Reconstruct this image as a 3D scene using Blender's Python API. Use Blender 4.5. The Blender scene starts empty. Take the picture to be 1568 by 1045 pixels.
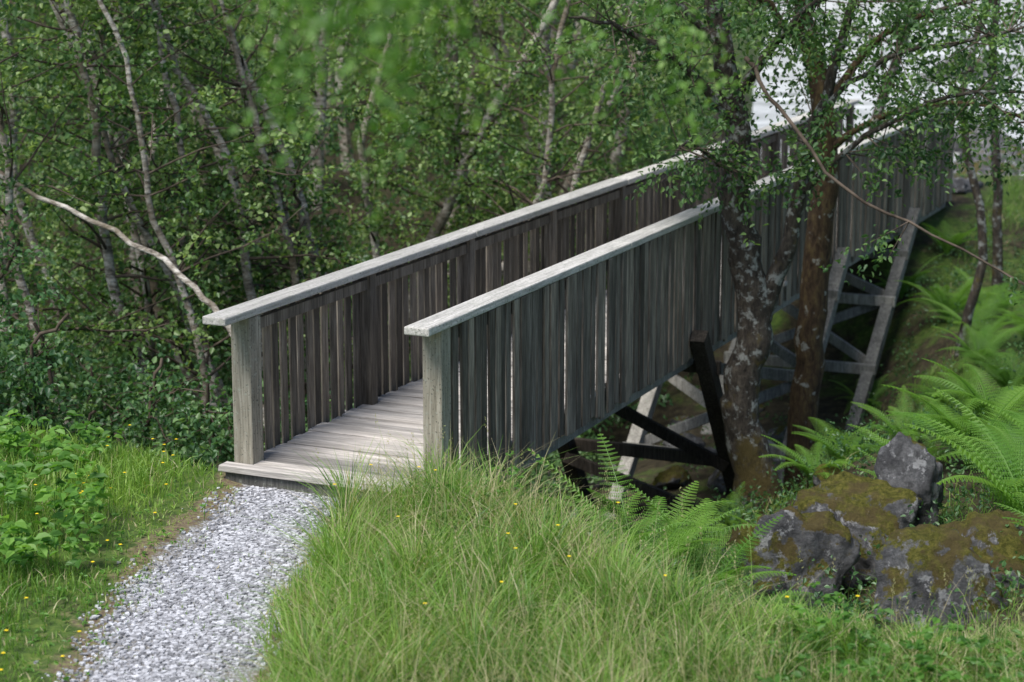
import bpy, math, random
import numpy as np
from mathutils import Vector, noise as mnoise
rng=np.random.default_rng(7); random.seed(7)
scene=bpy.context.scene
# ---------------------------------------------------------------- helpers
def sm(x,a,b):
    t=np.clip((x-a)/(b-a),0,1); return t*t*(3-2*t)
def make_fbm(seed,n=14):
    r=np.random.default_rng(seed); a=r.uniform(0,6.283,n); f=2.0**r.uniform(-.6,2.6,n); p=r.uniform(0,6.28,n)
    def fn(x,y,scale=1.0):
        s=0
        for i in range(n):
            s=s+np.sin((x*np.cos(a[i])+y*np.sin(a[i]))*f[i]*scale+p[i])/(f[i]**.8)
        return s/3.0
    return fn
fb1=make_fbm(1); fb2=make_fbm(2); fb3=make_fbm(3)
EX=[-30,-6,-4,-1.9,-1.0,-.3,.2,.7,1.5,2.4,4,8,30]; EY=[20,16.5,15.6,14.45,14.3,13.9,13.1,12.2,11.2,10.8,11.0,12,14]
def edgeY(X): return np.interp(X,EX,EY)
def pathX(Y): return np.interp(Y,[0,6,10,12.3,13.4,14.2],[-3.6,-2.30,-1.86,-1.82,-1.70,-1.50])
def H(X,Y):
    X=np.asarray(X,float);Y=np.asarray(Y,float)
    t=np.maximum(Y-edgeY(X),0)
    D1=np.interp(X,[-30,.6,2.3,3.2,4,30],[3.3,3.3,1.5,.7,.4,.4]);D2=np.interp(X,[-30,.6,2.3,4.4,5.4,30],[3.3,3.3,2.4,2.2,1.2,1.0])
    b=sm(Y,17.5,20.5);D=D1*(1-b)+D2*b
    L=np.interp(X,[-30,-.5,.8,1.6,2.4,30],[3.4,3.4,6.6,5.2,3.6,3.4])
    drop=D*(1-np.exp(-t/L)); far=sm(Y,25.5,31)
    z=-.10-drop*(1-far)
    lm=sm((0.10*Y-1-X),0,5)
    z=z+lm*np.clip((Y-32)*.22,0,30)
    rise=sm(Y,128,150)*np.clip((Y-128)*.3,0,45); z=z+rise
    z=z+.10*fb1(X,Y,.5)*sm(t,0,2)+.025*fb2(X,Y,1.5)
    rm=sm(X-(.13*Y-2),0,3)*sm(Y,32,36)*(1-sm(Y,125,138))
    z=z*(1-rm)+rm*(-2.3)
    z=z+np.clip(.27*np.maximum(9.5-Y,0)-.02,0,2.5)
    pd=np.abs(X-pathX(Y)); z=z-.03*(1-sm(pd,.35,.7))*(Y<14.4)
    return z
class Geo:
    def __init__(s): s.V=[];s.F=[];s.M=[];s.A=[];s.n=0
    def add(s,V,F,m=0,var=0.5):
        V=np.asarray(V,float).reshape(-1,3);F=np.asarray(F,int).reshape(-1,4)
        s.V.append(V);s.F.append(F+s.n);s.M.append(np.full(len(F),m));s.A.append(np.broadcast_to(np.asarray(var,float),(len(V),)).copy());s.n+=len(V)
    def mesh(s,name,mats,smooth=False):
        V=np.concatenate(s.V);F=np.concatenate(s.F);M=np.concatenate(s.M);A=np.concatenate(s.A)
        me=bpy.data.meshes.new(name); me.vertices.add(len(V)); me.vertices.foreach_set('co',V.ravel().astype(np.float32))
        me.loops.add(F.size); me.loops.foreach_set('vertex_index',F.ravel().astype(np.int32))
        me.polygons.add(len(F)); me.polygons.foreach_set('loop_start',(np.arange(len(F))*4).astype(np.int32))
        me.polygons.foreach_set('material_index',M.astype(np.int32))
        me.polygons.foreach_set('use_smooth',np.full(len(F),bool(smooth)))
        for m in mats: me.materials.append(m)
        at=me.attributes.new('var','FLOAT','POINT'); at.data.foreach_set('value',A.astype(np.float32))
        me.update(calc_edges=True); return me
    def obj(s,name,mats,smooth=False,parent=None):
        o=bpy.data.objects.new(name,s.mesh(name,mats,smooth)); scene.collection.objects.link(o)
        if parent: o.parent=parent
        return o
def nrm(v): return v/np.maximum(np.linalg.norm(v,axis=-1,keepdims=True),1e-9)
def tube(P,R,n=6):
    P=np.asarray(P,float);k=len(P);R=np.broadcast_to(np.asarray(R,float),(k,))
    T=nrm(np.gradient(P,axis=0)); ref=np.array([0.13,0.97,0.2]) if abs(T[0][1])<.8 else np.array([1,.1,.1])
    U=nrm(np.cross(T,ref));W=np.cross(T,U); a=np.arange(n)*2*math.pi/n
    V=P[:,None,:]+R[:,None,None]*(np.cos(a)[None,:,None]*U[:,None,:]+np.sin(a)[None,:,None]*W[:,None,:])
    i=np.arange(k-1)[:,None]*n;j=np.arange(n)[None,:];j2=(j+1)%n
    F=np.stack([i+j,i+j2,i+n+j2,i+n+j],-1).reshape(-1,4)
    return V.reshape(-1,3),F
def smoothline(pts,m=5,jit=0.0,r=rng):
    pts=np.asarray(pts,float);k=len(pts);t=np.arange(k);tt=np.linspace(0,k-1,(k-1)*m+1)
    out=np.empty((len(tt),pts.shape[1]))
    p=np.vstack([2*pts[0]-pts[1],pts,2*pts[-1]-pts[-2]])
    for q,x in enumerate(tt):
        i=min(int(x),k-2);u=x-i;a,b,c,d=p[i],p[i+1],p[i+2],p[i+3]
        out[q]=.5*((2*b)+(-a+c)*u+(2*a-5*b+4*c-d)*u*u+(-a+3*b-3*c+d)*u**3)
    if jit: out[1:-1,:3]+=r.normal(0,jit,(len(out)-2,3))
    return out
def leaf_geo(C,ax,nm,L,W):
    N=len(C);L=np.broadcast_to(L,(N,))[:,None];W=np.broadcast_to(W,(N,))[:,None]
    ax=nrm(ax);b=nrm(np.cross(nm,ax));n=np.cross(ax,b)
    up=n*W*.22
    v0=C; v3=C+ax*L-n*L*.08
    r1=C+ax*L*.3+b*W*.5+up; r2=C+ax*L*.68+b*W*.38+up; l1=C+ax*L*.3-b*W*.5+up; l2=C+ax*L*.68-b*W*.38+up
    V=np.stack([v0,r1,r2,v3,l2,l1],1).reshape(-1,3)
    i=np.arange(N)[:,None]*6
    F=np.concatenate([i+np.array([0,1,2,3]),i+np.array([0,3,4,5])],1).reshape(-1,4)
    return V,F
def sprays(g,O,Dr,length,nl,L,W,m=1,var=None,r=rng,droop=.25,jit=.05):
    K=len(O);O=np.asarray(O);Dr=nrm(np.asarray(Dr)); ln=length*r.uniform(.6,1.2,K)
    s=(np.arange(nl)+r.uniform(0,1,(K,nl)))/nl
    P=O[:,None]+Dr[:,None]*(ln[:,None]*s)[...,None]; P[...,2]-=droop*ln[:,None]*s**2
    P=P+r.normal(0,jit,P.shape)*np.array([1,1,.7])
    P=P.reshape(-1,3);N=len(P)
    ax=np.repeat(Dr,nl,0)*.6+r.normal(0,.7,(N,3));ax[:,2]-=.25
    nm=r.normal(0,.6,(N,3));nm[:,2]+=.9
    sz=r.uniform(.65,1.2,N)
    V,F=leaf_geo(P,ax,nm,L*sz,W*sz)
    if var is None: vb=r.uniform(.15,.85,K)
    else: vb=np.broadcast_to(var,(K,))
    vv=np.clip(np.repeat(vb,nl)+r.normal(0,.13,N),0,1)
    g.add(V,F,m,np.repeat(vv,6))
# ---------------------------------------------------------------- materials
def newmat(name):
    m=bpy.data.materials.new(name);m.use_nodes=True;nt=m.node_tree;nt.nodes.clear()
    return m,nt,nt.nodes,nt.links
def N(nt,t,**k):
    n=nt.nodes.new(t)
    for a,b in k.items(): setattr(n,a,b)
    return n
def ramp(nt,fac,stops):
    r=nt.nodes.new('ShaderNodeValToRGB');e=r.color_ramp.elements
    while len(e)<len(stops): e.new(.5)
    for q,(p,c) in enumerate(stops):
        e[q].position=p; e[q].color=(c[0],c[1],c[2],1)
    nt.links.new(fac,r.inputs[0]); return r.outputs[0]
def mix(nt,f,a,b,mode='MIX'):
    n=nt.nodes.new('ShaderNodeMix');n.data_type='RGBA';n.blend_type=mode
    for s,v in ((n.inputs[0],f),(n.inputs[6],a),(n.inputs[7],b)):
        if isinstance(v,(int,float)): s.default_value=v
        elif isinstance(v,(tuple,list)): s.default_value=(*v[:3],1)
        else: nt.links.new(v,s)
    return n.outputs[2]
def noise(nt,vec,scale,detail=4,rough=.6):
    n=nt.nodes.new('ShaderNodeTexNoise');n.inputs['Scale'].default_value=scale;n.inputs['Detail'].default_value=detail;n.inputs['Roughness'].default_value=rough
    if vec is not None: nt.links.new(vec,n.inputs['Vector'])
    return n.outputs['Fac']
def geopos(nt): return nt.nodes.new('ShaderNodeNewGeometry').outputs['Position']
def objpos(nt): return nt.nodes.new('ShaderNodeTexCoord').outputs['Object']
def attr(nt,name='var'):
    a=nt.nodes.new('ShaderNodeAttribute');a.attribute_name=name;return a.outputs['Fac']
def mathn(nt,op,a,b=None):
    n=nt.nodes.new('ShaderNodeMath');n.operation=op
    for s,v in ((n.inputs[0],a),(n.inputs[1],b)):
        if v is None: continue
        if isinstance(v,(int,float)): s.default_value=v
        else: nt.links.new(v,s)
    return n.outputs[0]
def finish(nt,col,rough=.8,bump=None,bstr=.4,bdist=.01,spec=.3):
    p=nt.nodes.new('ShaderNodeBsdfPrincipled')
    if isinstance(col,tuple): p.inputs['Base Color'].default_value=(*col,1)
    else: nt.links.new(col,p.inputs['Base Color'])
    if isinstance(rough,(int,float)): p.inputs['Roughness'].default_value=rough
    else: nt.links.new(rough,p.inputs['Roughness'])
    p.inputs['Specular IOR Level'].default_value=spec
    if bump is not None:
        b=nt.nodes.new('ShaderNodeBump');b.inputs['Strength'].default_value=bstr;b.inputs['Distance'].default_value=bdist
        nt.links.new(bump,b.inputs['Height']);nt.links.new(b.outputs[0],p.inputs['Normal'])
    o=nt.nodes.new('ShaderNodeOutputMaterial');nt.links.new(p.outputs[0],o.inputs[0]);return p,o
def leafmat(name,stops,trans=.4,rough=.45,spec=.45):
    m,nt,n,l=newmat(name); c=ramp(nt,attr(nt),stops)
    p,o=finish(nt,c,rough,spec=spec)
    t=nt.nodes.new('ShaderNodeBsdfTranslucent'); tc=mix(nt,1.0,c,(1.25,1.3,.6),'MULTIPLY');l.new(tc,t.inputs[0])
    ms=nt.nodes.new('ShaderNodeMixShader');ms.inputs[0].default_value=trans
    l.new(p.outputs[0],ms.inputs[1]);l.new(t.outputs[0],ms.inputs[2]);l.new(ms.outputs[0],o.inputs[0]);return m
birch_leaf=leafmat('birch_leaf',[(0,(.04,.095,.03)),(.45,(.11,.21,.06)),(1,(.32,.43,.15))],.42,.4,.5)
shrub_leaf=leafmat('shrub_leaf',[(0,(.035,.095,.035)),(.5,(.09,.195,.07)),(1,(.21,.34,.13))],.4,.4,.5)
near_leaf=leafmat('near_leaf',[(0,(.07,.18,.03)),(.5,(.13,.29,.045)),(1,(.23,.42,.08))],.45)
hang_leaf=leafmat('overhanging_leaf',[(0,(.06,.14,.03)),(.5,(.12,.25,.05)),(1,(.22,.37,.08))],.45)
alder_leaf=leafmat('alder_leaf',[(0,(.03,.08,.028)),(.5,(.08,.165,.05)),(1,(.2,.32,.1))])
fern_leaf=leafmat('fern_leaf',[(0,(.05,.15,.02)),(.5,(.11,.26,.035)),(1,(.22,.39,.06))],.45)
grass_m=leafmat('grass_blade',[(0,(.06,.14,.025)),(.4,(.15,.30,.045)),(.8,(.29,.44,.09)),(.86,(.4,.41,.18)),(1,(.57,.48,.32))],.4)
yellow,nt,_,_=newmat('buttercup_petal');finish(nt,(.85,.65,.02),.4)
twig_m,nt,_,_=newmat('twig_bark');finish(nt,ramp(nt,noise(nt,objpos(nt),6,3),[(.35,(.035,.025,.018)),(.65,(.13,.10,.075))]),.9)
def barkmat(name,birch=True):
    m,nt,n,l=newmat(name); pos=objpos(nt)
    mp=N(nt,'ShaderNodeMapping');mp.inputs['Scale'].default_value=(5,5,14) if birch else (14,14,5);l.new(pos,mp.inputs[0])
    n1=noise(nt,mp.outputs[0],1.5,6,.7); n3=noise(nt,pos,1.3,4)
    if birch:
        c=ramp(nt,n1,[(.34,(.06,.05,.04)),(.46,(.28,.245,.2)),(.6,(.58,.54,.48))])
        c=mix(nt,ramp(nt,n3,[(.46,(0,0,0)),(.66,(1,1,1))]),c,(.15,.12,.08))
    else:
        c=ramp(nt,n1,[(.3,(.012,.01,.008)),(.5,(.05,.041,.032)),(.75,(.13,.11,.085))])
        c=mix(nt,ramp(nt,noise(nt,pos,10,7,.7),[(.53,(0,0,0)),(.6,(1,1,1))]),c,(.27,.28,.26))
        sp=N(nt,'ShaderNodeSeparateXYZ');l.new(pos,sp.inputs[0])
        mz=mathn(nt,'SUBTRACT',noise(nt,pos,3.2,7,.7),mathn(nt,'MULTIPLY',sp.outputs[2],.06))
        c=mix(nt,ramp(nt,mz,[(.55,(0,0,0)),(.63,(1,1,1))]),c,(.085,.065,.022))
    finish(nt,c,.9,n1,1,.04); return m
birch_bark=barkmat('birch_bark');alder_bark=barkmat('lichened_bark',False)
def brownbark():
    m,nt,n,l=newmat('mossy_bark');pos=objpos(nt)
    mp=N(nt,'ShaderNodeMapping');mp.inputs['Scale'].default_value=(14,14,5);l.new(pos,mp.inputs[0])
    n1=noise(nt,mp.outputs[0],1.5,7,.7)
    c=ramp(nt,n1,[(.3,(.018,.012,.008)),(.5,(.07,.045,.025)),(.7,(.14,.105,.045))])
    c=mix(nt,ramp(nt,noise(nt,pos,8,5,.6),[(.6,(0,0,0)),(.65,(1,1,1))]),c,(.28,.28,.25))
    finish(nt,c,.95,n1,1,.04);return m
brown_bark=brownbark()
def wood(name,axis,dark,mid,light,stain=.35,lichen=.0):
    m,nt,n,l=newmat(name);pos=objpos(nt);v=attr(nt)
    cmb=N(nt,'ShaderNodeCombineXYZ')
    for i,k in enumerate((37.,53.,71.)): l.new(mathn(nt,'MULTIPLY',v,k),cmb.inputs[i])
    ad=N(nt,'ShaderNodeVectorMath',operation='ADD');l.new(pos,ad.inputs[0]);l.new(cmb.outputs[0],ad.inputs[1])
    mp=N(nt,'ShaderNodeMapping');s=[38,38,38];s[axis]=2.2;mp.inputs['Scale'].default_value=s;l.new(ad.outputs[0],mp.inputs[0])
    g=noise(nt,mp.outputs[0],1.6,7,.65)
    mp2=N(nt,'ShaderNodeMapping');s=[9,9,9];s[axis]=1.3;mp2.inputs['Scale'].default_value=s;l.new(ad.outputs[0],mp2.inputs[0])
    g2=noise(nt,mp2.outputs[0],1.0,5,.6)
    c=ramp(nt,g,[(.3,dark),(.5,mid),(.72,light)])
    c=mix(nt,ramp(nt,g2,[(.38,(stain,)*3),(.62,(0,0,0))]),c,tuple(x*.6 for x in dark))
    tone=ramp(nt,v,[(0,(.55,.53,.50)),(.5,(1,.98,.95)),(1,(1.5,1.42,1.32))]);c=mix(nt,1.0,c,tone,'MULTIPLY')
    if lichen>0:
        c=mix(nt,ramp(nt,noise(nt,pos,28,4,.7),[(.6-lichen*.1,(0,0,0)),(.66,(.8,.8,.8))]),c,(.33,.34,.28))
        c=mix(nt,ramp(nt,noise(nt,pos,55,3,.6),[(.60,(0,0,0)),(.68,(.8,.8,.8))]),c,(.05,.05,.04))
    finish(nt,c,.85,g,.8,.009);return m
w_board=wood('weathered_board',2,(.07,.058,.046),(.2,.175,.148),(.36,.325,.28),.6)
w_boardin=wood('weathered_board_inner',2,(.075,.064,.052),(.2,.178,.152),(.35,.315,.27),.6)
w_rail=wood('weathered_handrail',1,(.28,.275,.26),(.52,.51,.49),(.68,.67,.65),.25,1.0)
w_deck=wood('weathered_deck',0,(.22,.21,.2),(.46,.44,.425),(.65,.63,.61),.45)
w_post=wood('weathered_post',2,(.14,.13,.10),(.29,.27,.225),(.43,.41,.36),.4,.3)
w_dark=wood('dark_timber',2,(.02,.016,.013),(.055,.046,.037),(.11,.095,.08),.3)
w_leg=wood('grey_timber',2,(.12,.12,.115),(.25,.25,.24),(.42,.42,.41),.5,.3)
def rockmat(name='mossy_rock',mossy=.5):
    m,nt,n,l=newmat(name);pos=geopos(nt)
    a=noise(nt,pos,7,9,.75);b=noise(nt,pos,4.2,9,.75);d=noise(nt,pos,6,6,.7)
    c=ramp(nt,a,[(.3,(.04,.04,.045)),(.5,(.13,.13,.135)),(.7,(.32,.32,.33))])
    c=mix(nt,ramp(nt,d,[(.56,(0,0,0)),(.61,(1,1,1))]),c,(.42,.42,.43))
    nn=N(nt,'ShaderNodeNewGeometry');sp=N(nt,'ShaderNodeSeparateXYZ');l.new(nn.outputs['Normal'],sp.inputs[0])
    f=mathn(nt,'ADD',mathn(nt,'MULTIPLY',sp.outputs[2],.22),b)
    mc=ramp(nt,noise(nt,pos,22,9,.8),[(.3,(.03,.032,.008)),(.48,(.11,.11,.022)),(.66,(.25,.225,.055))])
    mc=mix(nt,ramp(nt,noise(nt,pos,3.5,6,.7),[(.47,(0,0,0)),(.58,(.7,.7,.7))]),mc,(.12,.085,.045))
    c=mix(nt,ramp(nt,f,[(.70-mossy*.25,(0,0,0)),(.75-mossy*.25,(1,1,1))]),c,mc)
    finish(nt,c,.95,noise(nt,pos,26,9,.8),1,.06,.15);return m
rock_m=rockmat('mossy_rock',.6);rock_g=rockmat('grey_rock',.05)
def groundmat():
    m,nt,n,l=newmat('ground_soil_and_moss');pos=geopos(nt);p=attr(nt,'path');op=attr(nt,'open')
    a=noise(nt,pos,9,8,.7);b=noise(nt,pos,1.6,6,.65)
    soil=ramp(nt,a,[(.3,(.012,.009,.006)),(.5,(.038,.031,.018)),(.72,(.09,.075,.042))])
    green=ramp(nt,noise(nt,pos,16,7,.7),[(.3,(.02,.04,.008)),(.55,(.07,.12,.02)),(.75,(.17,.20,.04))])
    bb=mathn(nt,'ADD',b,mathn(nt,'MULTIPLY',op,.25))
    g=mix(nt,ramp(nt,bb,[(.53,(0,0,0)),(.70,(1,1,1))]),soil,green)
    vo=N(nt,'ShaderNodeTexVoronoi');vo.inputs['Scale'].default_value=58;l.new(pos,vo.inputs['Vector'])
    sp=N(nt,'ShaderNodeSeparateColor');l.new(vo.outputs['Color'],sp.inputs[0])
    gr=ramp(nt,sp.outputs[0],[(0,(.2,.2,.21)),(.5,(.34,.34,.355)),(1,(.52,.52,.54))])
    gr=mix(nt,ramp(nt,vo.outputs['Distance'],[(.3,(0,0,0)),(.65,(1,1,1))]),gr,(.16,.15,.13))
    brown=ramp(nt,noise(nt,pos,30,6,.7),[(.35,(.07,.048,.03)),(.5,(.16,.12,.08)),(.62,(.18,.2,.06))])
    pn=mathn(nt,'ADD',p,mathn(nt,'MULTIPLY',mathn(nt,'SUBTRACT',noise(nt,pos,4,7,.75),.5),1.5))
    c=mix(nt,ramp(nt,pn,[(.12,(0,0,0)),(.3,(1,1,1))]),g,brown)
    c=mix(nt,ramp(nt,pn,[(.55,(0,0,0)),(.7,(1,1,1))]),c,gr)
    finish(nt,c,.95,a,.6,.02);return m
def watermat():
    m,nt,n,l=newmat('river_water');pos=geopos(nt)
    mp=N(nt,'ShaderNodeMapping');mp.inputs['Scale'].default_value=(.7,1.0,1);l.new(pos,mp.inputs[0])
    a=noise(nt,mp.outputs[0],.8,8,.7)
    c=ramp(nt,a,[(.34,(.16,.17,.14)),(.47,(.42,.43,.42)),(.62,(.74,.75,.75))])
    finish(nt,c,.5,a,.4,.1,.35);return m
# ---------------------------------------------------------------- terrain
n=430
u=np.linspace(-1,1,n)
gx=9*u+330*np.sign(u)*np.abs(u)**6; gy=15+11*u+380*np.sign(u)*np.abs(u)**6
XX,YY=np.meshgrid(gx,gy);ZZ=H(XX,YY)
g=Geo();i=np.arange(n-1)[:,None]*n+np.arange(n-1)[None,:]
F=np.stack([i,i+1,i+n+1,i+n],-1).reshape(-1,4)
g.add(np.stack([XX,YY,ZZ],-1).reshape(-1,3),F)
ground=g.obj('ground',[groundmat()],True)
pa=(1-sm(np.abs(XX-pathX(YY))/.62,.35,1.3))*(YY<14.6)
opn=1-sm(YY-edgeY(XX),.3,1.8)+sm(XX,4,6)*.6
for nm_,arr in(('path',pa),('open',opn)):
    at=ground.data.attributes.new(nm_,'FLOAT','POINT');at.data.foreach_set('value',arr.ravel().astype(np.float32))
g=Geo();g.add([[0,33,-1],[160,33,-1],[160,135,-1],[0,135,-1]],[[0,1,2,3]]);g.obj('river',[watermat()])
def gravel():
    K=30000;Y=rng.uniform(8,14.25,K);X=pathX(Y)+rng.normal(0,.34,K)
    wd=np.interp(Y,[10,14],[.47,.34]);keep=np.abs(X-pathX(Y))<(wd+.22*fb3(X,Y,2.6)+.1*fb1(X,Y,6)+rng.normal(0,.09,K))
    X=X[keep];Y=Y[keep];K=len(X);S=rng.uniform(.004,.014,K)
    c=np.array([[a,b,d] for a in(-1,1) for b in(-1,1) for d in(-1,1)],float)
    V=c[None]*rng.uniform(.5,1.15,(K,8,3))*S[:,None,None]*np.array([1.1,1.1,.75])
    th=rng.uniform(0,6.28,K);ct,st=np.cos(th)[:,None],np.sin(th)[:,None]
    V=np.stack([V[...,0]*ct-V[...,1]*st,V[...,0]*st+V[...,1]*ct,V[...,2]],-1)+np.stack([X,Y,H(X,Y)+S*.4],-1)[:,None]
    F0=np.array([[0,1,3,2],[4,6,7,5],[0,4,5,1],[2,3,7,6],[0,2,6,4],[1,5,7,3]])
    F=(np.arange(K)[:,None,None]*8+F0).reshape(-1,4)
    g=Geo();g.add(V,F,0,np.repeat(rng.uniform(0,1,K),8))
    m,nt,_,_=newmat('gravel_stone');finish(nt,ramp(nt,attr(nt),[(0,(.17,.17,.18)),(.5,(.36,.36,.38)),(1,(.62,.62,.65))]),.8)
    g.obj('gravel',[m])
gravel()
# ---------------------------------------------------------------- bridge
bridge=bpy.data.objects.new('wooden_footbridge',None);scene.collection.objects.link(bridge)
bridge.location=(-1.92,14.5,0);bridge.rotation_euler=(0,0,-math.radians(23.7))
W=1.454;LEN=17.1
BF=np.array([[0,1,3,2],[4,6,7,5],[0,4,5,1],[2,3,7,6],[0,2,6,4],[1,5,7,3]])
def box(g,x0,x1,y0,y1,z0,z1,jit=.0,m=0,var=None):
    V=np.array([[x,y,z] for x in(x0,x1) for y in(y0,y1) for z in(z0,z1)],float)
    if jit:V+=rng.normal(0,jit,V.shape)
    g.add(V,BF,m,rng.uniform(0,1) if var is None else var)
def beam(g,p,q,w,h,m=0,side=(1,0,0)):
    p=np.array(p,float);q=np.array(q,float);t=nrm(q-p);s=np.array(side,float);s=nrm(s-t*(s@t));uu=np.cross(t,s)
    V=[(e+s*a*w/2+uu*b*h/2) for a in(-1,1) for b in(-1,1) for e in(p,q)]
    g.add(V,BF,m,rng.uniform(0,1))
def bev(o,w=.005):
    b=o.modifiers.new('bevel','BEVEL');b.width=w;b.segments=2;b.limit_method='ANGLE'
g=Geo()
for side in (0,1):
    y=.115 if side==0 else .27; pitch=.128 if side==0 else .114;bw=.098
    xo=-.066 if side==0 else W+.066
    while y<LEN-.1:
        w=bw*random.uniform(.84,1.03); dx=random.choice([0,0,.009,.018])*(1 if side else -1)+random.gauss(0,.003)
        zb=-.22+random.gauss(0,.014)
        tilt=random.gauss(0,.004)
        V=np.array([[x,yy+(tilt if z>0 else -tilt),z] for x in(xo+dx-.011,xo+dx+.011) for yy in(y,y+w) for z in(zb,1.085)])
        v=random.random()**1.2
        if random.random()<.12:v=1.0
        g.add(V,BF,side,v); y+=pitch*random.uniform(.95,1.06)
bev(g.obj('balusters',[w_boardin,w_board],parent=bridge),.003)
g=Geo()
box(g,-.08,.08,-.075,.085,-.07,1.083,var=.62);box(g,W-.075,W+.075,.075,.23,-.25,1.083,var=.75)
bev(g.obj('end_posts',[w_post],parent=bridge),.008)
g=Geo()
for k in range(1,10):
    for side,x in((0,0),(1,W)):
        y=k*1.9; box(g,x-.05,x+.05,y-.05,y+.05,-.2,1.083,var=random.uniform(.2,.9))
for x in(0,W): box(g,x-.022,x+.022,.1,LEN-.05,.955,1.04,var=.4)
bev(g.obj('inner_posts_and_rails',[w_boardin],parent=bridge),.004)
g=Geo()
for x,y0 in((0,-.42),(W,-.17)):
    y=y0
    while y<LEN+.15:
        e=3.8 if y==y0 else y+3.8
        e=min(e,LEN+.2)
        dz=random.uniform(-.003,.003);dx=random.uniform(-.005,.005)
        box(g,x-.095+dx,x+.095+dx,y,e-.008,1.09+dz,1.15+dz,.001,var=random.uniform(.35,.75)); y=e
bev(g.obj('handrails',[w_rail],parent=bridge),.01)
g=Geo();y=-.2
while y<LEN+.1:
    w=.118;dz=random.gauss(0,.005);ex=random.gauss(0,.014)
    x0=-.13 if y<-.1 else (.0 if y<.1 else -.045)
    x1=W+.1 if y<.05 else W+.045
    box(g,x0+ex,x1+ex,y,y+w,-.045+dz,dz,.003,var=random.uniform(.1,.95));y+=w+.012
bev(g.obj('deck_planks',[w_deck],parent=bridge),.005)
g=Geo()
for x in(.05,W-.06): box(g,x-.06,x+.06,-.1,LEN,-.34,-.056,var=.5)
box(g,W/2-.06,W/2+.06,-.1,LEN,-.33,-.056,var=.3)
box(g,-.1,W+.08,-.17,-.11,-.14,-.052,var=.0)
for k in range(9): box(g,.115,W-.125,k*1.9+.3,k*1.9+.4,-.28,-.06,var=.3)
bev(g.obj('beams',[w_leg],parent=bridge),.006)
g=Geo()
XL,XR=-.15,W+.16
def trestle(yt,dy,zt,zbL,zbR,m,hs,diags,w=.15):
    f=lambda z: yt+dy*(zt-z)
    for x,zb in((XL,zbL),(XR,zbR)): beam(g,(x,f(zt),zt),(x,f(zb),zb),w,w,m)
    o=.11 if dy>0 else -.11
    for z in hs: beam(g,(XL-.1,f(z)+o,z),(XR+.1,f(z)+o,z),.07,.13,m,side=(0,1,0))
    for a,b in diags: beam(g,(XL,f(a)-o,a),(XR,f(b)-o,b),.06,.12,m,side=(0,1,0))
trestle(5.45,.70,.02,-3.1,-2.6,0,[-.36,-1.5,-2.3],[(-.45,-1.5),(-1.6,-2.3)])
trestle(10.75,-1.11,.0,-3.3,-2.8,1,[-.42,-1.2,-2.0],[(-.5,-1.2),(-1.3,-2.0),(-2.0,-1.25)])
trestle(14.4,-1.30,-.03,-2.9,-2.6,1,[-.5,-1.0,-1.7],[(-.5,-1.0),(-1.0,-1.7),(-1.7,-1.0)])
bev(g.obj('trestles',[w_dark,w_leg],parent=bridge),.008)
# ---------------------------------------------------------------- rocks
def rock(name,loc,size,seed,rot=0,mat=None,lev=5):
    import bmesh
    bm=bmesh.new();bmesh.ops.create_icosphere(bm,subdivisions=lev,radius=1)
    r=random.Random(seed);planes=[(Vector((r.gauss(0,1),r.gauss(0,1),r.gauss(0,.7))).normalized(),r.uniform(.55,.85)) for _ in range(12)]
    off=Vector((seed*3.1,seed*1.7,0))
    for v in bm.verts:
        d=v.co.copy()
        for nn,dd in planes:
            q=d.dot(nn)
            if q>dd: d-=nn*(q-dd)*.95
        d*=1+.17*mnoise.noise(d*1.6+off)+.13*mnoise.noise(d*4+off)+.06*mnoise.noise(d*10+off)+.025*mnoise.noise(d*24+off)
        v.co=Vector((d.x*size[0],d.y*size[1],d.z*size[2]))
    me=bpy.data.meshes.new(name);bm.to_mesh(me);bm.free();me.materials.append(mat or rock_m)
    for p in me.polygons:p.use_smooth=True
    o=bpy.data.objects.new(name,me);o.location=loc;o.rotation_euler=(r.uniform(-.15,.15),r.uniform(-.15,.15),rot);scene.collection.objects.link(o);return o
rock('mossy_boulder',(2.02,14.3,-.80),(.50,.45,.52),3,.3)
rock('mossy_boulder',(2.58,14.8,-.62),(.42,.5,.5),5,1.0)
rock('grey_boulder',(3.0,14.9,-.36),(.27,.28,.50),8,.4,rock_g)
rock('mossy_boulder',(2.72,12.5,-.42),(.60,.45,.52),12,-.2)
rock('mossy_boulder',(3.2,13.1,-.36),(.45,.42,.38),17,.7)
for k,(x,y,z,s) in enumerate([(6.6,30.5,-.2,.6),(7.4,32.5,-.5,.9),(8.4,33.8,-.7,.7),(7.6,35.5,-.9,1.0),(10,37,-.9,1.2),(9.6,42,-1,1.3),(14,50,-1,1.6),(13,60,-1,1.6),(6.9,33.5,-.5,.5),(9.2,39,-.9,.8),(17,58,-1,1.4),(7.0,31.6,-.35,.4),(6.2,32.4,-.3,.45),(8.0,31.4,-.4,.5)]):
    rock('river_boulder',(x,y,z),(s,s*.8,s*.5),20+k,k,rock_g)
for k in range(46):
    x=random.uniform(-1.0,3.4);y=random.uniform(17.5,27);s=random.uniform(.1,.38);rock('gully_stone',(x,y,float(H(x,y))+s*.15),(s,s*.8,s*.6),40+k,k,rock_g if k%3 else rock_m,4)
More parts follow.
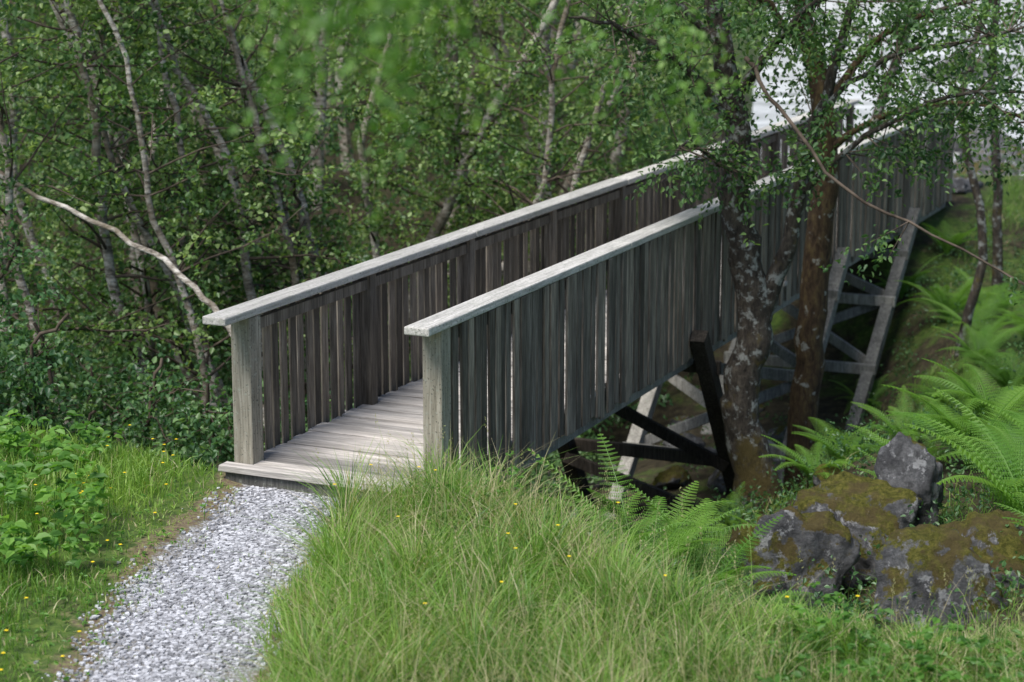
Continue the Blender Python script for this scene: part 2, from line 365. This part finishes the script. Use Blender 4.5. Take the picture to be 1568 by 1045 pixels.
# ---------------------------------------------------------------- grass
def blades(g,X,Y,h,lean,w,var,r=rng,th=None):
    K=len(X);th=r.uniform(0,6.283,K) if th is None else th;dx,dy=np.cos(th),np.sin(th)
    tw=r.uniform(-1.2,1.2,K);px,py=np.cos(th+1.57+tw),np.sin(th+1.57+tw)
    Z=H(X,Y)-.01
    s=np.array([0,.35,.7,1.0]);ww=np.array([.8,1,.7,.12])
    off=lean[:,None]*h[:,None]*s**2;zz=h[:,None]*(s-.35*np.minimum(lean,1.3)[:,None]*s**2.5)
    cx=X[:,None]+dx[:,None]*off;cy=Y[:,None]+dy[:,None]*off;cz=Z[:,None]+zz
    hw=w[:,None]*ww/2
    A=np.stack([cx-px[:,None]*hw,cy-py[:,None]*hw,cz],-1);B=np.stack([cx+px[:,None]*hw,cy+py[:,None]*hw,cz],-1)
    V=np.stack([A,B],2).reshape(-1,3)
    b=(np.arange(K)*8)[:,None,None];q=(np.arange(3)*2)[None,:,None]
    F=(b+q+np.array([0,1,3,2])).reshape(-1,4)
    g.add(V,F,0,np.repeat(var,8))
    return np.stack([cx[:,-1],cy[:,-1],cz[:,-1]],-1)
def edgeh(X,Y): return 1-.5*sm(Y-edgeY(X),-.9,.3)*sm(X,.1,.6)
g=Geo()
K=190000
X=rng.uniform(-5.2,4.6,K);Y=rng.uniform(8.3,17.0,K)
pd=X-pathX(Y)+.12*fb1(X,Y,3);t=Y-edgeY(X)
right=sm(pd,.38,.8)
left=sm(-pd,.45,1.5)
tuss=.5+.5*fb1(X,Y,1.6)+.3*fb3(X,Y,3.5)
h=np.where(pd>0,.06+right*(.12+.30*np.clip(tuss,0,1))*(1-.3*sm(X,.5,1.8)),.045+left*(.09+.15*np.clip(tuss,0,1)))
dens=np.where(pd>0,.2+.7*right,.45+.55*left)*np.where(np.abs(pd)<.42,.16,1)
dens=dens*(.4+.6*np.clip(.6+fb2(X,Y,2.5),0,1))
dens=dens*np.where(t>.2,np.exp(-(t-.2)/.7),1)*np.where((Y>13.8)&(pd>-.25)&(pd<.5),.02,1)
def offdeck(X,Y):
    ux=(X+1.92)*.9156-(Y-14.5)*.402; vy=(X+1.92)*.402+(Y-14.5)*.9156
    return ~((ux>-.12)&(ux<W+.1)&(vy>-.25))
dens=dens*offdeck(X,Y)
vis=np.abs(X)<.29*Y+.4
k=(rng.uniform(0,1,K)<dens)&vis
X,Y,h,tuss,pd=X[k],Y[k],h[k],tuss[k],pd[k];K=len(X)
h=h*rng.uniform(.4,1.15,K)*edgeh(X,Y)
var=np.clip(.42+.28*fb2(X,Y,.9)+rng.normal(0,.17,K)+np.where(pd<0,.15,0),0,.8)
dry=rng.uniform(0,1,K)<(.07+.16*sm(X,.6,2.0)+.12*np.clip(fb3(X,Y,1.3),0,1)+np.where(np.abs(pd)<.8,.14,0));var=np.where(dry,rng.uniform(.84,1,K),var)
blades(g,X,Y,h,np.abs(rng.normal(.4,.45,K)),rng.uniform(.004,.011,K),var)
T=640;TX=rng.uniform(-1.35,3.4,T);TY=rng.uniform(9.0,13.9,T)
k=(TY<edgeY(TX)+.25)&(TX-pathX(TY)>.62)&offdeck(TX,TY);TX,TY=TX[k],TY[k];T=len(TX);nb=70
ths=rng.uniform(0,6.283,(T,nb));rr=np.abs(rng.normal(0,.06,(T,nb)))
X=(TX[:,None]+np.cos(ths)*rr).ravel();Y=(TY[:,None]+np.sin(ths)*rr).ravel()
th_h=rng.uniform(.22,.66,T)*(1-.3*sm(TX,.5,1.8))*edgeh(TX,TY);hh=(th_h[:,None]*rng.uniform(.5,1.1,(T,nb))).ravel()
lean=(.15+rr*6+np.abs(rng.normal(0,.25,(T,nb)))).ravel()
vb=np.clip(rng.normal(.42,.22,T),.02,.78)[:,None]+rng.normal(0,.08,(T,nb));vb=np.clip(vb,0,.8)
dr=rng.uniform(0,1,(T,nb))<np.where(rng.uniform(0,1,T)<.25,.5,.05)[:,None];vb=np.where(dr,rng.uniform(.84,1,(T,nb)),vb).ravel()
blades(g,X,Y,hh,np.clip(lean,0,1.3),rng.uniform(.004,.009,len(X)),vb,th=(ths+rng.normal(0,.4,(T,nb))).ravel())
K=5200;X=rng.uniform(-1.0,3.6,K);Y=rng.uniform(9.2,13.6,K);k=(Y<edgeY(X)+.3)&(X>pathX(Y)+.7)&(fb3(X,Y,1.2)>-.1);X,Y=X[k],Y[k];K=len(X)
blades(g,X,Y,rng.uniform(.35,.72,K)*(1-.3*sm(X,.5,1.8))*edgeh(X,Y),np.abs(rng.normal(.45,.45,K)),np.full(K,.0045),rng.uniform(.84,1,K))
# flowering stalks with seed heads
K=420;X=rng.uniform(-1.1,3.4,K);Y=rng.uniform(9.4,13.6,K);k=(Y<edgeY(X)+.2)&(X>pathX(Y)+.7);X,Y=X[k],Y[k];K=len(X)
tip=blades(g,X,Y,rng.uniform(.48,.78,K)*(1-.25*sm(X,.5,1.8)),np.abs(rng.normal(.3,.25,K)),np.full(K,.0035),rng.uniform(.75,1,K))
O=np.repeat(tip,9,0)+rng.normal(0,.006,(K*9,3));O[:,2]-=np.tile(np.linspace(0,.09,9),K)
ax=rng.normal(0,.5,(K*9,3));ax[:,2]+=1;V,F=leaf_geo(O,ax,rng.normal(0,1,(K*9,3)),.018,.006);g.add(V,F,0,np.repeat(rng.uniform(.84,1,K*9),6))
g.obj('grass',[grass_m])
g=Geo()
for _ in range(60):
    if random.random()<.55: x=random.uniform(-3.3,-2.3);y=random.uniform(10,15)
    else: x=random.uniform(-1.2,2);y=random.uniform(10.2,13.2)
    if y>edgeY(x): continue
    z=float(H(x,y));hh=random.uniform(.17,.27) if x<-2 else random.uniform(.34,.48)
    V,F=tube([[x,y,z],[x+.01,y,z+hh*.5],[x+.02,y,z+hh]],.0015,4);g.add(V,F,0,.5)
    a=np.arange(5)*1.2566;ax=np.stack([np.cos(a),np.sin(a),np.full(5,.4)],-1);C=np.tile([x+.02,y,z+hh],(5,1))
    V,F=leaf_geo(C,ax,np.tile([0,0,1.],(5,1)),.014,.014);g.add(V,F,1,.5)
g.obj('buttercup_flowers',[grass_m,yellow])
# ---------------------------------------------------------------- low broadleaf plants
def broadleaf(name,area,K,L,hmin,hmax,mat,vb=(.3,.9),cond=None):
    g=Geo();X=rng.uniform(area[0],area[1],K);Y=rng.uniform(area[2],area[3],K)
    if cond is not None:
        k=cond(X,Y);X,Y=X[k],Y[k]
    K=len(X);Z=H(X,Y)+rng.uniform(hmin,hmax,K)*(.5+.5*np.clip(.5+fb3(X,Y,1.5),0,1))
    C=np.repeat(np.stack([X,Y,Z],-1),5,0)+rng.normal(0,L*.25,(K*5,3))*[1,1,.4]
    th=rng.uniform(0,6.28,K*5);ax=np.stack([np.cos(th),np.sin(th),rng.uniform(-.5,.3,K*5)],-1)
    nm=rng.normal(0,.4,(K*5,3));nm[:,2]+=1;nm[:,1]-=.3
    s=rng.uniform(.5,1.2,K*5)
    V,F=leaf_geo(C,ax,nm,L*s,L*.62*s);g.add(V,F,0,np.repeat(np.clip(np.repeat(rng.uniform(*vb,K),5)+rng.normal(0,.1,K*5),0,1),6))
    for i in range(0,K,3):
        V,F=tube([[X[i],Y[i],float(H(X[i],Y[i]))],[X[i]+.01,Y[i],Z[i]]],.0025,4);g.add(V,F,0,.4)
    return g.obj(name,[mat])
broadleaf('raspberry_plants',(-4.2,-2.3,11.9,15.2),480,.095,.14,.46,near_leaf,(.1,.9),lambda x,y:(fb2(x,y,1.5)+rng.normal(0,.2,len(x))>-.4)&(x<-2.64+.12*(12.5-y)))
broadleaf('raspberry_plants',(.8,4.2,9.3,11.2),560,.065,.1,.34,near_leaf,(.0,.6),lambda x,y:(x>.9+.5*(y-9.5))&(y<edgeY(x)-.1))
broadleaf('bramble_patch',(-1.15,.5,12.9,13.9),90,.045,.25,.6,near_leaf,(.1,.5),lambda x,y:(x>-.7)&(y<edgeY(x)))
broadleaf('clover_patch',(-3.6,-2.1,9.5,13.9),260,.03,.03,.12,near_leaf,(.1,.8),lambda x,y:(x<pathX(y)-.4))
def undergrowth(name,area,K,mat,L=.05,hm=.35,cond=None,thr=-.15):
    g=Geo();X=rng.uniform(area[0],area[1],K);Y=rng.uniform(area[2],area[3],K)
    k=(fb3(X,Y,.9)+rng.normal(0,.25,K)>thr)
    if cond is not None:k&=cond(X,Y)
    X,Y=X[k],Y[k];K=len(X);O=np.stack([X,Y,H(X,Y)+rng.uniform(0,hm,K)],-1)
    D=rng.normal(0,1,(K,3));D[:,2]=np.abs(D[:,2])*.6+.2
    sprays(g,O,D,.3,10,L,L*.6,0,var=np.clip(.45+.3*fb2(X,Y,.7)+rng.normal(0,.15,K),0,1),jit=.05)
    return g.obj(name,[mat])
undergrowth('undergrowth',(-10,1,15.2,26),3600,shrub_leaf,.065,.7,lambda x,y:(y>edgeY(x)+.5)&((x+1.92)*.9156-(y-14.5)*.402<-.6))
undergrowth('undergrowth',(-9,3,23,35),5200,shrub_leaf,.08,1.3,lambda x,y:((x+1.92)*.9156-(y-14.5)*.402<-.8)&(x<.13*y-.6),-.35)
undergrowth('undergrowth',(.5,9,12.0,33),6000,shrub_leaf,.045,.25,lambda x,y:(y>edgeY(x)+.5)&((x+1.92)*.9156-(y-14.5)*.402>W+.3)&(x>.2),-.3)
undergrowth('undergrowth',(-1,4,17,27),260,shrub_leaf,.05,.2,lambda x,y:((x+1.92)*.9156-(y-14.5)*.402>-.8)&((x+1.92)*.9156-(y-14.5)*.402<W+.6))
g=Geo();K=30000;X=rng.uniform(.1,8,K);Y=rng.uniform(11.4,31,K);k=((X+1.92)*.9156-(Y-14.5)*.402>W+.5)&(Y>edgeY(X)+.3)&(fb1(X,Y,.9)>-.2);X,Y=X[k],Y[k];K=len(X)
blades(g,X,Y,rng.uniform(.08,.26,K),np.abs(rng.normal(.6,.4,K)),rng.uniform(.005,.011,K),np.clip(rng.normal(.45,.28,K),0,1));g.obj('slope_grass',[grass_m])
# ---------------------------------------------------------------- ferns
def fern_mesh(seed,R=.8,nf=12,rk=1.0):
    r=np.random.default_rng(seed);g=Geo()
    for f in range(nf):
        th=f*6.283/nf+r.uniform(-.3,.3);L=R*r.uniform(.75,1.1);rise=r.uniform(.8,1.2)*rk;arch=r.uniform(.5,.95)
        dv=np.array([math.cos(th),math.sin(th),0]);sd=np.array([-math.sin(th),math.cos(th),0])
        def P(s): return dv*(L*(.22*s+.55*s**1.4))[...,None]+np.array([0,0,1.])*(L*(rise*s-arch*s**2.2*.75))[...,None]
        ss=np.linspace(0,1,9);V,F=tube(P(ss),np.linspace(.006,.0015,9),4);g.add(V,F,0,.6)
        np_=26;s=np.linspace(.14,.985,np_);base=P(s);tan=nrm(P(s+.01)-P(s-.01))
        wl=L*.25*np.minimum(1,(s-.02)/.25)*(1-s)**.75+.008
        vb=r.uniform(.3,.75)
        q=(np.arange(9)+.6)/9
        for side in(-1,1):
            pdir=nrm(sd[None]*side+tan*.35-np.array([0,0,.18]))
            for ls in(-1,1):
                C=base[:,None]+pdir[:,None]*(wl[:,None]*q)[...,None]
                ax=np.broadcast_to((tan*ls+pdir*.5)[:,None],C.shape)
                ll=(L*.026*(1-.75*q))[None,:]*np.clip(wl/(L*.2),.35,1.1)[:,None]
                nmv=np.broadcast_to(np.array([0,0,1.])+0*C,C.shape)
                V,F=leaf_geo(C.reshape(-1,3),ax.reshape(-1,3),nmv.reshape(-1,3),ll.ravel()+.003,ll.ravel()*.5+.003)
                g.add(V,F,0,np.clip(vb+.25*np.repeat(np.repeat(s,9),6)+r.normal(0,.05),0,1))
    return g.mesh('fern',[fern_leaf])
fm=[fern_mesh(i) for i in(1,2,3,4)];fu=[fern_mesh(i,.8,11,1.25) for i in(7,8,9)]
ferns=[(.62,14.05,1.15),(.9,13.7,1.25),(1.3,13.75,1.25),(1.0,14.4,1.3),(1.5,14.5,1.15),(1.55,13.2,.8),(2.2,16.3,.9),(2.75,17.9,.9),(3.15,18.6,1.0),(2.6,19.2,.7),(3.5,19.6,.9),(3.9,20.8,1.0),(3.5,17.8,.8),(4.95,22.6,1.1),(4.8,21.2,.9),
 (5.6,24.2,1.2),(5.5,25.4,1.1),(6.1,25.8,1.2),(5.4,23.3,1.0),(6.3,24,1.2),(3.65,13.85,1.6),(3.85,14.9,1.5),(3.75,16.3,1.4),(4.2,17.3,1.3),(3.3,16.6,.9),(4.6,19,1.2),(4.9,20.0,1.1),(5.4,21.6,1.1),(3.6,12.3,1.2),(4.3,15.7,1.3),(3.1,15.6,.7),(2.0,18.2,.6),(1.9,20.3,.6),(3.0,22.0,.7),(4.4,25,.8),(5.2,27,1.0),(6.0,28,1.0)]
for k,(x,y,s) in enumerate(ferns):
    o=bpy.data.objects.new('fern',fu[k%3] if k<5 else fm[k%4]);o.location=(x,y,float(H(x,y))-.02);o.rotation_euler=(random.uniform(-.1,.1),random.uniform(-.1,.1),random.uniform(0,6));o.scale=(s,s,s*random.uniform(.95,1.15));scene.collection.objects.link(o)
# ---------------------------------------------------------------- trees
def tree_geo(trunk,rad,nb,blen,nspray,nl,L,seed,lowest=.08,leaf_m=1,up=.5,varb=(.2,.85),spl=.5,barkm=0,g=None,tm=2):
    r=np.random.default_rng(seed);g=g or Geo()
    P=smoothline(trunk,5,.018,r);k=len(P);s=np.linspace(0,1,k)
    R=rad*(1-.75*s)+.01+rad*.5*np.exp(-s*25)
    V,F=tube(P,R,9);g.add(V,F,barkm,r.uniform(0,1))
    O=[];D=[]
    for b in range(nb):
        f=lowest+(1-lowest)*r.uniform(0,1)**1.1;i=min(int(f*(k-1)),k-2);p=P[i];th=r.uniform(0,6.283)
        if p[2]>4.4 and r.uniform()<.6: continue
        d=np.array([math.cos(th),math.sin(th),r.uniform(.1,.9)*up*2]);d/=np.linalg.norm(d)
        l=blen*r.uniform(.5,1.1)*(1-.45*f);pts=[p]
        for q in range(4):
            d=nrm(d+r.normal(0,.2,3)+np.array([0,0,-.06]));pts.append(pts[-1]+d*l/4)
        pts=np.array(pts);V,F=tube(pts,np.linspace(R[i]*.38,.004,5),5);g.add(V,F,tm,.5)
        m=max(2,nspray//nb)
        for _ in range(m):
            q=r.uniform(.2,1)*4;a=min(int(q),3);o=pts[a]+(pts[a+1]-pts[a])*(q-a)
            dd=nrm(pts[a+1]-pts[a])*.6+r.normal(0,.6,3);O.append(o);D.append(dd)
            if r.uniform()<.25:
                dn=nrm(dd);V,F=tube([o,o+dn*spl*.5,o+dn*spl*.9-np.array([0,0,.05])],[.005,.004,.002],3);g.add(V,F,tm,.4)
    sprays(g,np.array(O),np.array(D),spl,nl,L,L*.72,leaf_m,var=np.clip(r.uniform(*varb,len(O)),0,1),r=r)
    return g
def lean_trunk(x,y,slope,h,r,sy=0):
    z=float(H(x,y))-.1;pts=[]
    for q in range(6):
        f=q/5;pts.append([x+slope*h*f+r.normal(0,.10)*min(q,1),y+sy*h*f+r.normal(0,.1)*min(q,1),z+h*f])
    return pts
birches=[(-3.36,20,-.176,7.5,.055,.3,150),(-2.9,22,-.33,7.5,.08,.25,180),(-.95,21.5,-.32,7.5,.07,.25,180),(-1.8,23.3,-.33,7.5,.07,.25,200),(-1.9,21,-.28,7,.055,.25,170),(-2.4,25,.45,7.5,.085,.2,230),(-1.2,27,.13,7.5,.10,.15,260),(-4.1,19,-.14,7,.04,.3,140),(-1.9,24.6,.07,7.5,.06,.15,230),
 (-5.6,23,-.1,7.5,.07,.2,230),(-5.0,26,.1,7.5,.08,.15,250),(-3.6,27,-.15,7.5,.08,.15,260),(.4,28.5,.05,7.5,.08,.12,270),(-6.8,27,.0,8,.08,.15,250),(-.4,25.5,-.05,7.5,.05,.15,240),(-2.9,30,.1,8,.09,.12,260),(1.5,31,.1,8,.07,.12,260),(-.6,31,-.1,8,.08,.12,260),(-1.3,25,.5,7.5,.07,.2,220),(-1.4,22.2,-.3,7,.05,.3,150),(-3.9,21.5,-.05,7,.045,.3,150),(-2.6,19.6,-.25,6.5,.035,.3,130),(-4.7,24.5,-.3,7.5,.06,.2,210),(.9,27,-.2,7,.05,.15,230),
 (-2.3,20.2,-.36,6.5,.04,.5,80),(-1.5,21.3,-.22,6.8,.045,.5,80),(-3.0,20.8,-.1,7,.045,.5,80),(-.6,23.4,.2,7,.05,.5,90),(-.9,24.2,.38,7,.055,.5,90)]
BM=[birch_bark,birch_leaf,twig_m]
for k,(x,y,sl,h,rad,lo,ns) in enumerate(birches):
    r=np.random.default_rng(100+k)
    g=tree_geo(lean_trunk(x,y,sl,h,r),rad*1.1,30,1.8,ns,20,.064,200+k,lo,varb=(.05,.9) if y<25 else (.25,1.0))
    g.obj('birch_tree',BM,True)
g=Geo();P=smoothline([[-5.4,19.3,1.9],[-4.6,19,1.42],[-3.4,18.3,1.0],[-2.8,17.8,.67],[-2.4,17.5,.25],[-2.0,17.2,-.8]],5,.01);V,F=tube(P,np.linspace(.020,.034,len(P)),8);g.add(V,F,0,.5);g.obj('fallen_birch_trunk',[birch_bark],True)
for k,(x,y,h) in enumerate([(-4.4,17.2,1.8),(-3.4,17.6,1.7),(-2.7,17.3,1.5),(-5.3,18,2.3),(-3.9,18.8,1.8),(-2.3,18.6,1.5),(-1.6,19.5,1.5),(-1.0,20.6,1.6),(-4.6,20.8,2.3),(-2.6,20.6,1.7),(-.6,23,1.8),(.2,24.5,1.8),(-3.3,22.5,2.1),(.5,26.5,2.2),(-1.7,22.8,1.7),(-2.2,25,2.2),(-4.3,23.5,2.4),(-.8,26.8,2.2),(-3.5,25.5,2.4)]):
    r=np.random.default_rng(400+k);g=Geo()
    for s in range(4):
        tree_geo(lean_trunk(x+r.normal(0,.15),y+r.normal(0,.15),r.normal(0,.25),h*r.uniform(.8,1.2),r,r.normal(0,.15)),.018,12,.85,76,14,.06,500+k*5+s,.15,g=g,varb=(.05,.85),spl=.4)
    g.obj('hazel_shrub',[twig_m,shrub_leaf,twig_m],True)
g=Geo();K=8000;Y=rng.uniform(31,58,K);X=rng.uniform(-.33,.17,K)*Y;k=X<.1*Y-.3;X,Y=X[k],Y[k];K=len(X)
Z=H(X,Y)+rng.uniform(0,1,K)**1.3*5.5;k=(fb2(X*.7,Z*1.2+Y*.2,1.0)+rng.normal(0,.2,K)>-.25)&(Z<6);X,Y,Z=X[k],Y[k],Z[k];K=len(X)
sprays(g,np.stack([X,Y,Z],-1),rng.normal(0,1,(K,3)),1.0,15,.13,.10,1,var=np.clip(.55+.35*fb3(X,Z,.7)+rng.normal(0,.15,K),0,1),jit=.18)
for _ in range(50):
    y=random.uniform(31,48);x=random.uniform(-.3,.08)*y;r=np.random.default_rng(random.randrange(9999));V,F=tube(smoothline(lean_trunk(x,y,r.normal(0,.2),9,r),3),np.linspace(.1,.03,16),6);g.add(V,F,0,.5)
g.obj('distant_forest',[birch_bark,birch_leaf])
g=Geo();K=2000;X=rng.uniform(-60,90,K);Y=rng.uniform(128,175,K);sprays(g,np.stack([X,Y,H(X,Y)+rng.uniform(0,6,K)],-1),rng.normal(0,1,(K,3)),3,14,.9,.7,0,jit=.8);g.obj('far_bank_forest',[birch_leaf])
g=Geo();r=np.random.default_rng(77)
main=[[2.42,19,-2.4],[2.36,19,-1.5],[2.2,19,-.85],[2.17,19,-.5],[2.30,19,-.02],[2.22,19,.58],[2.07,19,1.19],[2.09,19,1.93],[1.9,18.9,2.76],[1.7,18.8,3.8],[1.5,18.7,5.2]]
P=smoothline(main,4,.012,r);R=np.interp(np.linspace(0,10,len(P)),[0,1,2,5,10],[.27,.22,.18,.16,.05]);V,F=tube(P,R*(1+.07*np.sin(np.arange(len(P))*2.1)),14);g.add(V,F,0)
def limb(pts,r0,r1,nsp=0,leafy=.5,mm=0,sp=.45,nl=18):
    P=smoothline(pts,4,.015,r);V,F=tube(P,np.linspace(r0,r1,len(P)),8);g.add(V,F,mm,.5)
    if nsp:
        O=[];D=[]
        for _ in range(nsp):
            q=r.uniform(leafy,1)*(len(P)-2);i=int(q);b=P[i];d=nrm(r.normal(0,1,3)*[1,1,.7]);l=r.uniform(.25,.7)
            V,F=tube([b,b+d*l*.5,b+d*l],[.008,.006,.003],3);g.add(V,F,2,.5)
            for _ in range(3): O.append(b+d*l*r.uniform(.3,1));D.append(d+r.normal(0,.5,3))
        sprays(g,np.array(O),np.array(D),sp,nl,.062,.034,1,var=r.uniform(.05,.95,len(O)),r=r)
limb([[2.28,19,.0],[2.5,18.95,.6],[2.62,18.9,1.1],[2.73,18.9,1.8],[3.0,18.8,2.76],[3.3,18.7,4.2]],.10,.03,24,.6)
limb([[2.08,19,1.5],[1.85,18.8,1.7],[1.6,18.6,1.85],[1.45,18.4,1.75]],.035,.008,24,.2)
limb([[2.09,19,1.9],[1.6,18.7,2.5],[1.0,18.4,2.9],[.5,18.2,3.0]],.05,.01,30,.3)
limb([[1.9,18.9,2.7],[1.3,18.8,3.3],[.7,18.7,3.7]],.04,.01,18,.2)
limb([[2.1,19,2.3],[2.5,18.6,2.9],[2.9,18.2,3.3],[3.6,18,3.5]],.05,.01,24,.2)
limb([[2.13,18.85,2.6],[2.35,18.2,2.2],[2.9,17.8,1.55],[3.6,17.4,1.2],[4.6,17,.7]],.022,.008,3,.5,2)
limb([[2.62,18.9,1.3],[3.2,18.6,1.9],[3.9,18.3,2.3],[4.7,18,2.4]],.035,.01,26,.3)
limb([[2.8,18.9,2.1],[3.3,18.5,2.6],[4.0,18.2,2.8],[4.7,18,3.0]],.03,.01,26,.3)
g.obj('lichened_tree',[alder_bark,alder_leaf,twig_m],True)
g=Geo()
m2=[[2.97,20.5,-2.9],[2.97,20.5,-1.75],[3.03,20.5,-.64],[3.08,20.5,.44],[3.15,20.5,1.43],[3.0,20.5,2.4],[2.85,20.5,3.1],[2.8,20.5,4.5],[2.9,20.5,6]]
P=smoothline(m2,4,.012,r);R=np.interp(np.linspace(0,8,len(P)),[0,1,3,8],[.22,.155,.14,.05]);V,F=tube(P,R,12);g.add(V,F,0)
limb([[3.1,20.5,1.9],[3.5,20.3,2.6],[4.1,20,3.0],[4.9,19.8,3.1]],.05,.01,32,.2)
limb([[3.0,20.5,2.4],[2.5,20.3,3.0],[2.0,20,3.3],[1.4,19.9,3.5]],.05,.01,30,.2)
limb([[3.1,20.5,1.5],[3.6,20.2,1.9],[4.2,19.9,2.1],[4.8,19.6,2.0],[5.2,19.4,1.8]],.04,.008,34,.35)
limb([[2.9,20.5,3.2],[3.6,20.3,3.8],[4.4,20.2,4.0]],.05,.01,20,.2)
limb([[2.85,20.5,3.4],[2.1,20.8,4.0],[1.2,21,4.2]],.05,.01,24,.2)
g.obj('mossy_tree',[brown_bark,alder_leaf,twig_m],True)
for x,y,sl,h,rad,sd,ns in((5.35,24,.03,8,.05,61,110),(6.4,26.5,-.05,8,.06,62,100),(5.0,28.5,.1,8,.08,63,110),(3.4,30.5,-.1,8,.08,64,160),(7.3,28.5,.05,8,.06,65,100)):
    rr=np.random.default_rng(sd);tree_geo(lean_trunk(x,y,sl,h,rr),rad,20,1.8,ns,18,.07,sd,.38,varb=(.05,.9)).obj('alder_tree',[alder_bark,alder_leaf,twig_m],True)
g=Geo();r=np.random.default_rng(9)
P=smoothline([[-3.0,6.3,.5],[-2.9,6.3,2.5],[-2.7,6.3,4.6],[-2.5,6.4,7]],5,.02,r);V,F=tube(P,np.linspace(.12,.05,len(P)),9);g.add(V,F,0)
for pts in([[-2.75,6.3,4.3],[-1.8,6.0,4.6],[-.9,5.6,4.4],[-.3,5.4,4.0]],[[-2.7,6.3,4.8],[-1.2,7,5.1],[.2,7.4,4.7],[.6,7.0,4.0]]):
    P=smoothline(pts,4,.01,r);V,F=tube(P,np.linspace(.03,.006,len(P)),6);g.add(V,F,0)
def hang(cx,cy,cz,sx,sy,K,ln,L,vb=(.3,1)):
    O=np.stack([r.normal(cx,sx,K),r.normal(cy,sy,K),r.uniform(cz-.05,cz+.3,K)],-1);D=r.normal(0,.45,(K,3));D[:,2]-=.7
    sprays(g,O,D,ln,12,L,L*.75,1,var=r.uniform(*vb,K),r=r,jit=.03)
hang(-.46,5.5,3.66,.10,.25,48,.36,.034);hang(-.27,5.6,3.74,.09,.25,26,.28,.034);hang(-.62,5.5,3.8,.06,.25,8,.22,.034)
hang(.42,7.0,3.5,.14,.3,8,.33,.034,(.2,.9));hang(.7,7.0,3.48,.09,.3,6,.33,.034,(.2,.9))
g.obj('overhanging_birch',[birch_bark,hang_leaf],True)
# ---------------------------------------------------------------- light, camera
w=bpy.data.worlds.new('World');scene.world=w;w.use_nodes=True;nt=w.node_tree
AZ,EL=-140,60
sky=nt.nodes.new('ShaderNodeTexSky');sky.sky_type='NISHITA';sky.sun_disc=False;sky.sun_elevation=math.radians(EL);sky.sun_rotation=math.radians(AZ)
nt.links.new(sky.outputs[0],nt.nodes['Background'].inputs[0]);nt.nodes['Background'].inputs[1].default_value=.15
sl=bpy.data.lights.new('sun','SUN');sl.energy=5.0;sl.angle=math.radians(32);sl.color=(1,.965,.91)
so=bpy.data.objects.new('sun',sl);scene.collection.objects.link(so)
az=math.radians(AZ);el=math.radians(EL);dv=Vector((math.sin(az)*math.cos(el),math.cos(az)*math.cos(el),math.sin(el)))
so.rotation_euler=dv.to_track_quat('Z','Y').to_euler()
cam=bpy.data.cameras.new('camera');co=bpy.data.objects.new('camera',cam);scene.collection.objects.link(co);scene.camera=co
cam.lens=72.3;cam.sensor_width=36;cam.clip_end=1500;co.location=(0,0,4);co.rotation_euler=(math.radians(77.92),0,0)
cam.dof.use_dof=True;cam.dof.focus_distance=14.6;cam.dof.aperture_fstop=1.9
scene.view_settings.view_transform='Standard';scene.view_settings.look='None';scene.view_settings.exposure=0
